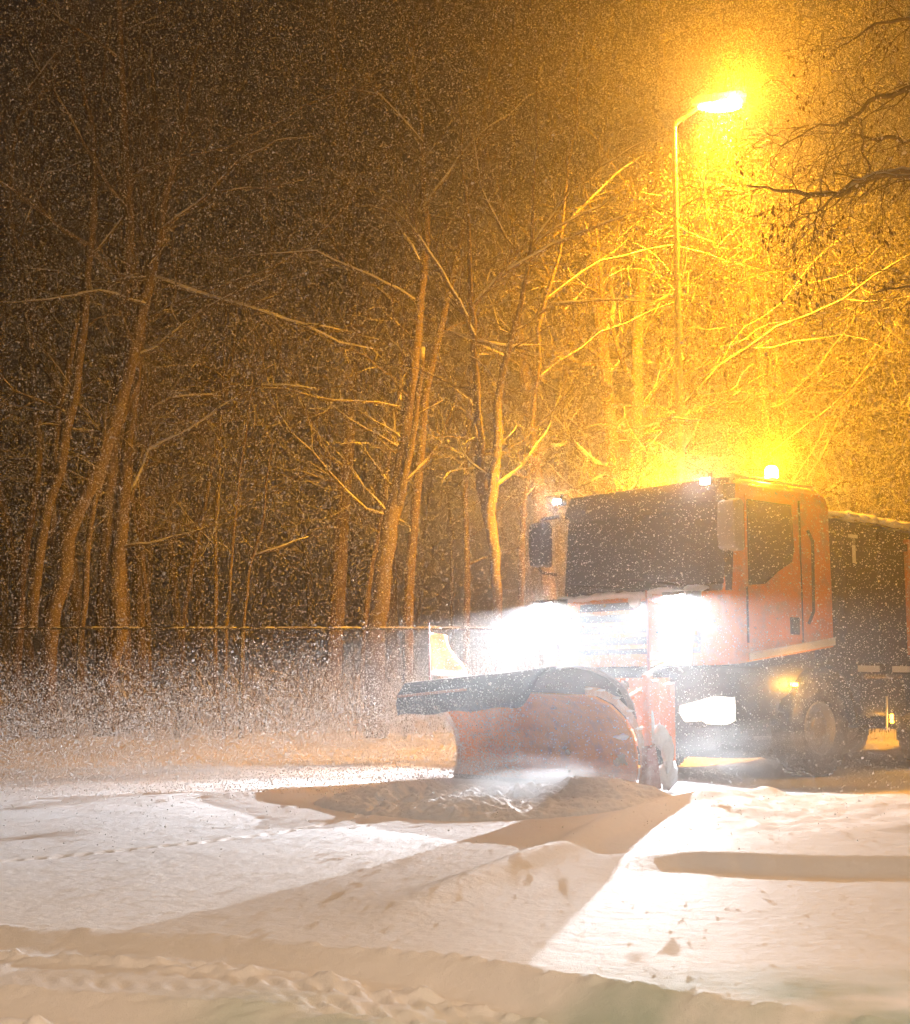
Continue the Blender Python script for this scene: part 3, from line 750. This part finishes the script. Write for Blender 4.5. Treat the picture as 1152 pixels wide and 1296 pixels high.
def traced(name, label, Y, trunks, limbs, seed, group=None, dens=1.0, shoot=True, barkm=BARK, twigm=TWIG, cat='tree', yj=.5, maxl=3, leafy=None):
    """a tree of its own: trunk lines and main limbs as (px, py, radius) at depth Y"""
    rn = random.Random(seed)
    base = Wp(trunks[0][0][0], trunks[0][0][1], Y)
    e = empty(name, (base.x, Y, gz(base.x, Y)))
    tag(e, label, cat, group)
    o = Vector(e.location); tm = MB(); cm = MB(); sm = MB()
    def line(pts, dy0, grow_y):
        out = []
        for i, (px, py, r) in enumerate(pts):
            yy = Y + dy0 + grow_y * i
            out.append((Wp(px, py, yy) - o, r))
        # subdivide with wander
        P = [a for a, _ in out]; Rr = [b for _, b in out]; Q = [P[0]]; S = [Rr[0]]
        for i in range(len(P) - 1):
            for k in (1, 2, 3):
                f = k / 3; v = P[i].lerp(P[i + 1], f)
                if k < 3: v = v + Vector((rn.gauss(0, 1), rn.gauss(0, 1), rn.gauss(0, 1))) * .018 * (P[i] - P[i + 1]).length
                Q.append(v); S.append(Rr[i] + (Rr[i + 1] - Rr[i]) * f)
        return Q, S
    for ti, tr in enumerate(trunks):
        Q, S = line(tr, rn.uniform(-.1, .1) * (ti > 0), rn.uniform(-.08, .08))
        if ti == 0 : Q = [Vector((Q[0].x, Q[0].y, -.25))] + Q; S = [S[0] * 1.2] + S
        tm.tube(Q, S, 12)
        for i in range(len(Q) // 3, len(Q)):
            for _ in range(int(rn.uniform(0, 2.6) * dens)):
                az = rn.uniform(0, 6.28); dd = Vector((math.cos(az), .6 * math.sin(az), rn.uniform(.2, 1))).normalized()
                grow(cm, Q[i], dd, rn.uniform(.7, 2.2), max(.006, S[i] * .28), 2, maxl, rn, .05, .06)
    for lb in limbs:
        Q, S = line(lb, rn.uniform(-.2, .2), rn.uniform(-yj, yj) * .4)
        S = [(q * 1.12 + .003) * (1 if k < len(S) - 2 else .5) for k, q in enumerate(S)]
        cm.tube(Q, S, 6, cap=False)
        # snow lying along the top of the limb, broken where it has slid off
        run = []
        for i in range(len(Q) + 1):
            if i < len(Q) and (rn.random() < .86 or len(run) in (0, 1)): run.append(i)
            else:
                if len(run) > 1: sm.tube([Q[k] + Vector((0, -S[k] * .3, S[k] * .8 + .004)) for k in run], [max(.006, S[k] * (.85 if 0 < q < len(run) - 1 else .4)) for q, k in enumerate(run)], 6)
                run = []
        for i in range(2, len(Q)):
            for _ in range(int(rn.uniform(.4, 3.4) * dens)):
                dd = (Q[i] - Q[i - 1]).normalized(); sd = Vector((rn.gauss(0, 1), rn.gauss(0, 1), rn.gauss(.1, 1))); sd = (sd - dd * sd.dot(dd)).normalized()
                grow(cm, Q[i], (dd * .8 + sd * .6).normalized(), rn.uniform(.4, 1.3), max(.006, S[i] * .55), 2, maxl, rn, .1, .02)
    tm.build('trunk', barkm, e, smooth=True); cm.build('branches', twigm, e)
    if sm.v and seed != 26: tag(sm.build('snow_load', SNP, e, smooth=True), kind='stuff')
    return e
traced('bare_tree', 'thick leaning trunk in the left clump, with long snowy limbs crossing at mid height', 22.5,
  [[(62, 820, .13), (85, 680, .13), (125, 590, .12), (160, 480, .11), (185, 370, .10), (205, 270, .08), (225, 180, .06), (250, 60, .03)],
   [(70, 700, .07), (65, 640, .07), (72, 520, .06), (100, 400, .05), (120, 280, .05), (128, 150, .03), (140, 20, .02)],
   [(40, 800, .09), (60, 640, .09), (95, 500, .08), (108, 380, .07), (118, 250, .06), (105, 120, .04), (90, 20, .02)],
   [(100, 820, .05), (118, 640, .05), (140, 560, .05), (176, 480, .04), (180, 380, .04), (176, 200, .03)]],
  [[(190, 350, .035), (250, 372, .032), (330, 395, .028), (385, 412, .022), (430, 435, .016), (495, 446, .008)],
   [(385, 410, .015), (430, 418, .012), (480, 430, .006)],
   [(185, 352, .02), (120, 358, .018), (80, 345, .014), (20, 340, .008)],
   [(185, 385, .02), (125, 368, .016), (60, 380, .012), (0, 382, .008)],
   [(168, 452, .035), (200, 440, .025), (240, 405, .018), (270, 385, .012), (340, 350, .006)],
   [(205, 290, .025), (260, 250, .02), (300, 205, .014), (350, 178, .01), (400, 172, .005)],
   [(280, 242, .012), (340, 238, .010), (385, 228, .005)],
   [(110, 330, .02), (160, 270, .018), (175, 200, .012), (180, 160, .006)]], 21)
traced('bare_tree', 'double trunk standing upright in the left clump, beside the leaning trunk', 23.2,
  [[(140, 850, .12), (150, 700, .12), (160, 600, .10), (170, 500, .08), (185, 380, .06), (200, 200, .05), (190, 60, .03)],
   [(158, 850, .05), (156, 720, .05), (150, 620, .05), (140, 520, .04), (150, 400, .03)]],
  [[(160, 640, .04), (190, 570, .035), (240, 545, .03), (290, 510, .025), (325, 488, .02), (380, 490, .014), (445, 492, .006)],
   [(190, 520, .02), (215, 505, .02), (270, 500, .012), (350, 460, .006)],
   [(157, 692, .014), (200, 686, .014), (260, 668, .008)]], 22)
traced('bare_tree', 'thin trunk at the left edge bending over to the right high up', 23.0,
  [[(20, 840, .09), (30, 700, .08), (50, 560, .07), (35, 400, .06), (10, 240, .05), (22, 150, .04), (55, 115, .03), (150, 90, .012)]],
  [[(25, 300, .02), (60, 220, .018), (120, 200, .008)], [(30, 120, .02), (80, 60, .015), (200, 20, .008)]], 23)
traced('bare_tree', 'stout smooth trunk curving up in the middle of the wood, brightest orange', 22.2,
  [[(475, 800, .15), (485, 715, .14), (500, 640, .13), (514, 560, .12), (522, 480, .10), (530, 400, .08), (538, 320, .07), (535, 200, .05), (520, 60, .03)],
   [(505, 640, .06), (525, 540, .05), (535, 440, .04)]],
  [[(530, 330, .03), (500, 280, .02), (488, 262, .012)], [(538, 260, .025), (580, 200, .02), (620, 160, .012), (700, 110, .006)],
   [(525, 380, .02), (470, 350, .018), (400, 318, .012), (300, 325, .006)], [(535, 180, .02), (480, 120, .015), (400, 100, .006)]], 24)
traced('bare_tree', 'forked tree lit bright yellow beside the truck, limbs reaching over to the lamp', 18.6,
  [[(630, 770, .06), (627, 700, .07), (618, 650, .09), (608, 600, .075), (606, 540, .055), (602, 470, .045), (596, 380, .035), (590, 250, .02), (580, 120, .01)],
   [(619, 652, .08), (626, 600, .07), (630, 530, .06), (636, 470, .045), (655, 400, .035), (668, 340, .03), (675, 230, .02), (680, 80, .01)]],
  [[(603, 440, .022), (590, 400, .02), (560, 345, .018), (530, 300, .014), (515, 280, .01)],
   [(600, 385, .022), (640, 345, .02), (700, 310, .018), (760, 285, .012), (820, 262, .006)],
   [(640, 345, .016), (700, 290, .014), (760, 262, .010), (790, 230, .005)],
   [(660, 330, .014), (720, 240, .012), (780, 200, .008), (850, 160, .004)],
   [(600, 432, .018), (650, 440, .018), (700, 436, .010)], [(640, 425, .016), (700, 385, .014), (760, 380, .012), (850, 378, .006)],
   [(622, 620, .018), (660, 590, .016), (690, 550, .010), (710, 500, .005)], [(622, 605, .012), (595, 585, .01), (580, 560, .005)],
   [(668, 340, .014), (640, 300, .012), (610, 240, .008), (600, 180, .004)]], 25)
traced('bare_tree', 'thin leaning trunk just right of the forked yellow tree', 21.5,
  [[(658, 800, .05), (660, 700, .05), (668, 600, .04), (676, 500, .04), (690, 380, .03), (720, 200, .02), (740, 40, .01)]],
  [[(690, 380, .02), (760, 330, .014), (850, 310, .008), (960, 340, .004)], [(680, 480, .018), (760, 420, .012), (860, 380, .006)], [(700, 300, .02), (780, 220, .012), (860, 170, .005)]], 26, dens=.6)
traced('sapling', 'thin upright sapling, left one of the pair by the fence rail', 21.9,
  [[(286, 800, .028), (291, 730, .026), (298, 650, .024), (310, 560, .015), (320, 480, .008)]], [], 27, dens=.6, cat='sapling')
traced('sapling', 'thin upright sapling with a side limb, right one of the pair by the fence rail', 21.9,
  [[(308, 800, .026), (314, 730, .024), (326, 680, .022), (335, 640, .018), (345, 560, .01)]],
  [[(318, 705, .016), (350, 695, .014), (390, 680, .008)]], 28, dens=.6, cat='sapling')

# tree out of frame on the right: dark boughs with withered hanging leaves
def leaf_tree():
    Y = 12.5; rn = random.Random(40)
    base = Wp(1330, 990, Y); e = empty('leafy_tree', (base.x, Y, gz(base.x, Y)))
    tag(e, 'dark boughs with withered brown leaves reaching in from the right edge', 'tree')
    o = Vector(e.location); tm = MB(); cm = MB(); lm = MB()
    tm.tube([Vector((0, 0, -.3)), Vector((.1, 0, 1.5)), Vector((0, .1, 3)), Vector((.1, 0, 5)), Vector((.3, .1, 8))], [.22, .18, .15, .12, .05], 12)
    tips = []
    L = [[(1340, 260, .06), (1240, 230, .05), (1152, 212, .04), (1110, 222, .035), (1060, 248, .03), (1020, 245, .022), (980, 240, .014), (945, 234, .006)],
         [(1300, 150, .05), (1200, 100, .04), (1152, 110, .03), (1100, 128, .022), (1070, 155, .016), (1040, 158, .010), (990, 185, .005)],
         [(1250, 190, .03), (1152, 178, .02), (1125, 175, .02), (1085, 170, .008)],
         [(1200, 225, .03), (1130, 222, .02), (1080, 228, .016), (1040, 262, .010), (1010, 275, .005)],
         [(1300, 40, .04), (1180, 20, .03), (1110, 30, .014), (1060, 60, .006)],
         [(1040, 250, .008), (1032, 280, .007), (1028, 305, .004)], [(1100, 220, .01), (1092, 190, .008), (1090, 150, .005)],
         [(1330, 480, .04), (1240, 400, .03), (1160, 360, .014), (1110, 370, .006)]]
    for lb in L:
        yo = rn.uniform(-.3, .3); Q = []; S = []
        P = [Wp(a, b, Y + yo + .05 * i * rn.uniform(-1, 1)) - o for i, (a, b, r) in enumerate(lb)]; Rr = [r for _, _, r in lb]
        for i in range(len(P) - 1):
            for k in range(4):
                f = k / 4; Q.append(P[i].lerp(P[i + 1], f) + Vector((rn.gauss(0, .012), rn.gauss(0, .012), rn.gauss(0, .012)))); S.append(Rr[i] * (1 - f) + Rr[i + 1] * f)
        Q.append(P[-1]); S.append(Rr[-1]); cm.tube(Q, S, 7, cap=False)
        for i in range(1, len(Q)):
            if rn.random() < .75:
                dd = (Q[i] - Q[i - 1]).normalized(); sd = Vector((rn.gauss(0, 1), rn.gauss(0, 1), rn.gauss(-.2, .8))); sd = (sd - dd * sd.dot(dd)).normalized()
                n0 = len(cm.v)
                grow(cm, Q[i], (dd * .8 + sd * .6).normalized(), rn.uniform(.25, .7), max(.0035, S[i] * .35), 2, 3, rn, .35, 0)
                if rn.random() < .45: tips.append(Vector(cm.v[-1]))
    for px, py in ((1118, 35), (1125, 55), (1110, 20), (1000, 290), (985, 300), (970, 295), (1045, 262), (1060, 270), (1112, 285), (1118, 292), (1010, 350), (1040, 360), (1030, 372), (990, 378), (1005, 265), (1020, 120), (1030, 130), (1010, 70)):
        tips.append(Wp(px, py, Y + rn.uniform(-.3, .3)) - o)
        q = tips[-1]; cm.tube([q, q + Vector((rn.gauss(0, .03), 0, .2)), q + Vector((rn.gauss(.05, .05), 0, .45)), q + Vector((.12, 0, .7))], [.003, .003, .004, .004], 3, cap=False)
    for tp in tips:
        for _ in range(rn.randint(4, 12)):
            c = tp + Vector((rn.gauss(0, .07), rn.gauss(0, .07), rn.gauss(-.03, .07)))
            a = rn.uniform(0, 6.28); ln = rn.uniform(.03, .075); wd = ln * .22
            u = Vector((math.cos(a), math.sin(a), 0)); v = Vector((rn.gauss(0, .25), rn.gauss(0, .25), -1)).normalized()
            lm.add([c, c + v * ln * .5 + u * wd, c + v * ln + u.cross(v) * .006, c + v * ln * .5 - u * wd + u.cross(v) * .01], [(0, 1, 2), (0, 2, 3)])
    tm.build('trunk', DARKT, e, smooth=True); cm.build('boughs', DARKT, e)
    lm.build('withered_leaves', mat('withered_leaf', (.12, .055, .02), .8, var=.4), e)
leaf_tree()

# ------------------------------------------------------------------ fence and undergrowth
fe = empty('wire_fence', (-3, 21.4, 0)); tag(fe, 'low wire mesh fence with snowy top rail running in front of the wood', 'fence')
FM = mat('fence_steel', (.10, .10, .10), .5, .4)
ztop = 1.82
px0 = [-13 + 2.45 * i for i in range(10)]
MB().tube([(-13 + 3, 0, ztop), (-3.5, 0, ztop + .01), (4, 0, ztop), (12, 0, ztop)], .018, 8).build('top_rail', FM, fe)
sn = MB()
for i in range(120):
    x = -10 + i * .17 + random.uniform(-.06, .06)
    if random.random() < .55: sn.lump((x, 0, ztop + .022), (random.uniform(.05, .16), .018, .012), i + 400, 8)
sn.build('snow_cover', SNP, fe, smooth=True)
for x in px0: MB().tube([(x + 3, .02, -.2), (x + 3, .02, ztop)], .03, 8).build('post', FM, fe)
m = MB()
for k in range(9): m.tube([(-10, .04, .15 + k * .2), (12, .04, .15 + k * .2)], .0025, 3, cap=False)
for k in range(150): x = -10 + k * .147; m.tube([(x, .045, .02), (x, .045, ztop)], .002, 3, cap=False)
m.build('wire_mesh', FM, fe)

rn = random.Random(77); ug = MB()
for i in range(1500):
    x = rn.uniform(-11, 9); y = rn.uniform(21.7, 25.5)
    z = gz(x, y) if i % 6 == 0 else .25
    d = Vector((rn.gauss(0, .35), rn.gauss(0, .3), 1)).normalized(); L_ = rn.uniform(.4, 1.6)
    p = Vector((x, y, z)); n = 4; pts = [p]; 
    for k in range(n):
        d = (d + Vector((rn.gauss(0, .18), rn.gauss(0, .18), -.05))).normalized(); pts.append(pts[-1] + d * L_ / n)
    ug.tube(pts, [.009, .007, .006, .005, .003], 3, cap=False)
    for k in (2, 3):
        dd = (d + Vector((rn.gauss(0, .7), rn.gauss(0, .7), rn.gauss(0, .4)))).normalized()
        ug.tube([pts[k], pts[k] + dd * .2, pts[k] + dd * .42 + Vector((0, 0, -.03))], [.005, .004, .003], 3, cap=False)
tag(ug.build('undergrowth', TWIG), 'tangle of bare bushes behind the fence', kind='stuff')

# ------------------------------------------------------------------ falling and blown snow
def flake_mat():
    m = bpy.data.materials.new('snowflake'); m.use_nodes = True; t = m.node_tree; t.nodes.clear()
    o = t.nodes.new('ShaderNodeOutputMaterial'); a = t.nodes.new('ShaderNodeBsdfDiffuse'); b = t.nodes.new('ShaderNodeBsdfTranslucent'); x = t.nodes.new('ShaderNodeMixShader')
    a.inputs[0].default_value = (.9, .9, .9, 1); b.inputs[0].default_value = (.9, .9, .9, 1); x.inputs[0].default_value = .55
    t.links.new(a.outputs[0], x.inputs[1]); t.links.new(b.outputs[0], x.inputs[2]); t.links.new(x.outputs[0], o.inputs[0])
    return m
FLK = flake_mat()
def flakes(name, P, size, label):
    n = len(P)
    base = np.array([(1, 1, 1), (1, -1, -1), (-1, 1, -1), (-1, -1, 1)], float) * .75
    q = rng.normal(size=(n, 4)); q /= np.linalg.norm(q, axis=1, keepdims=True)
    a, b, c, d = q.T
    Rm = np.stack([1 - 2 * (c * c + d * d), 2 * (b * c - a * d), 2 * (b * d + a * c), 2 * (b * c + a * d), 1 - 2 * (b * b + d * d), 2 * (c * d - a * b), 2 * (b * d - a * c), 2 * (c * d + a * b), 1 - 2 * (b * b + c * c)], -1).reshape(n, 3, 3)
    st = base[None] * rng.uniform(.45, 1.5, (n, 1, 3))
    V = np.einsum('nij,nkj->nki', Rm, st) * size[:, None, None] + P[:, None, :]
    Fc = np.array([(0, 1, 2), (0, 3, 1), (0, 2, 3), (1, 3, 2)])
    Fa = (np.arange(n)[:, None, None] * 4 + Fc[None]).reshape(-1, 3)
    o = fast_mesh(name, V.reshape(-1, 3), Fa, FLK, smooth=False)
    return tag(o, label, kind='stuff')
NF = 900000
y = 7.0 + 20.0 * rng.random(NF) ** .6
x = (rng.random(NF) * 2 - 1) * (1.6 + .38 * y)
z = .05 + rng.random(NF) * (1.2 + .50 * y)
# extra flakes added round the street lamp to strengthen its glow
NG = 260000
y = np.concatenate([y, rng.normal(20.0, 2.6, NG)]); x = np.concatenate([x, rng.normal(4.6, 2.9, NG)]); z = np.concatenate([z, rng.uniform(2.6, 12.0, NG)])
P = np.stack([x, y, z], -1); P = P[(P[:, 1] > 16.5) | (np.arange(len(P)) < NF)]; P = P[np.abs(P[:, 0]) < 12]
flakes('falling_snow', P, np.clip(rng.lognormal(math.log(.0043), .42, len(P)) * np.clip(P[:, 1] / 16, .45, 1), .0014, .011), 'dense snowflakes filling the night air')
NB2 = 150000
y = rng.uniform(12.0, 20.8, NB2); x = -.36 * y - .8 + (.36 * y + 1.4) * rng.random(NB2)
z = np.abs(rng.normal(0, .55, NB2)) + .02
flakes('blown_snow', np.stack([x, y, z], -1), np.clip(rng.lognormal(math.log(.0040), .35, NB2), .0015, .008), 'low drifting snow whirled up by the plough')

# ------------------------------------------------------------------ clouds of powder and the hazy air
def spray(name, loc, size, rz, dens, scale, label):
    mb = MB().lump((0, 0, 0), (1, 1, 1), 1, 20, 0)
    m = bpy.data.materials.new(name); m.use_nodes = True; t = m.node_tree; t.nodes.clear(); N = t.nodes.new; L = t.links.new
    o = N('ShaderNodeOutputMaterial'); v = N('ShaderNodeVolumePrincipled'); v.inputs['Color'].default_value = (.92, .92, .93, 1); v.inputs['Anisotropy'].default_value = .2
    tc = N('ShaderNodeTexCoord'); ln = N('ShaderNodeVectorMath'); ln.operation = 'LENGTH'; L(tc.outputs['Object'], ln.inputs[0])
    nz = N('ShaderNodeTexNoise'); nz.inputs['Scale'].default_value = scale; nz.inputs['Detail'].default_value = 4; L(tc.outputs['Object'], nz.inputs['Vector'])
    r1 = N('ShaderNodeMapRange'); r1.inputs[1].default_value = .95; r1.inputs[2].default_value = .2; L(ln.outputs['Value'], r1.inputs[0])
    r2 = N('ShaderNodeMapRange'); r2.inputs[1].default_value = .38; r2.inputs[2].default_value = .68; L(nz.outputs[0], r2.inputs[0])
    a = N('ShaderNodeMath'); a.operation = 'MULTIPLY'; L(r1.outputs[0], a.inputs[0]); L(r2.outputs[0], a.inputs[1])
    b = N('ShaderNodeMath'); b.operation = 'MULTIPLY'; L(a.outputs[0], b.inputs[0]); b.inputs[1].default_value = dens
    L(b.outputs[0], v.inputs['Density']); L(v.outputs[0], o.inputs['Volume'])
    ob = mb.build(name, m, smooth=True); ob.location = loc; ob.scale = size; ob.rotation_euler = (0, 0, rz)
    return tag(ob, label, kind='stuff')
spray('snow_spray', (3.35, 13.9, .30), (1.5, .55, .42), R(15), 4.5, 2.2, 'powder snow swirling along the bumper and front wheel')
spray('snow_spray', (.55, 11.3, .12), (1.5, 1.2, .34), R(-40), 5, 2.2, 'powder snow tumbling before the plough blade')

hb = MB().box(-69, 69, -5.5, 69, -1.3, 17.5).build('haze', bpy.data.materials.new('haze'))
hm = hb.data.materials[0]; hm.use_nodes = True; t = hm.node_tree; t.nodes.clear()
o = t.nodes.new('ShaderNodeOutputMaterial'); v = t.nodes.new('ShaderNodeVolumePrincipled')
v.inputs['Color'].default_value = (.95, .95, .95, 1); v.inputs['Density'].default_value = .0145; v.inputs['Anisotropy'].default_value = .84
t.links.new(v.outputs[0], o.inputs['Volume'])
tag(hb, 'thin haze of fine snow filling the air', kind='stuff')
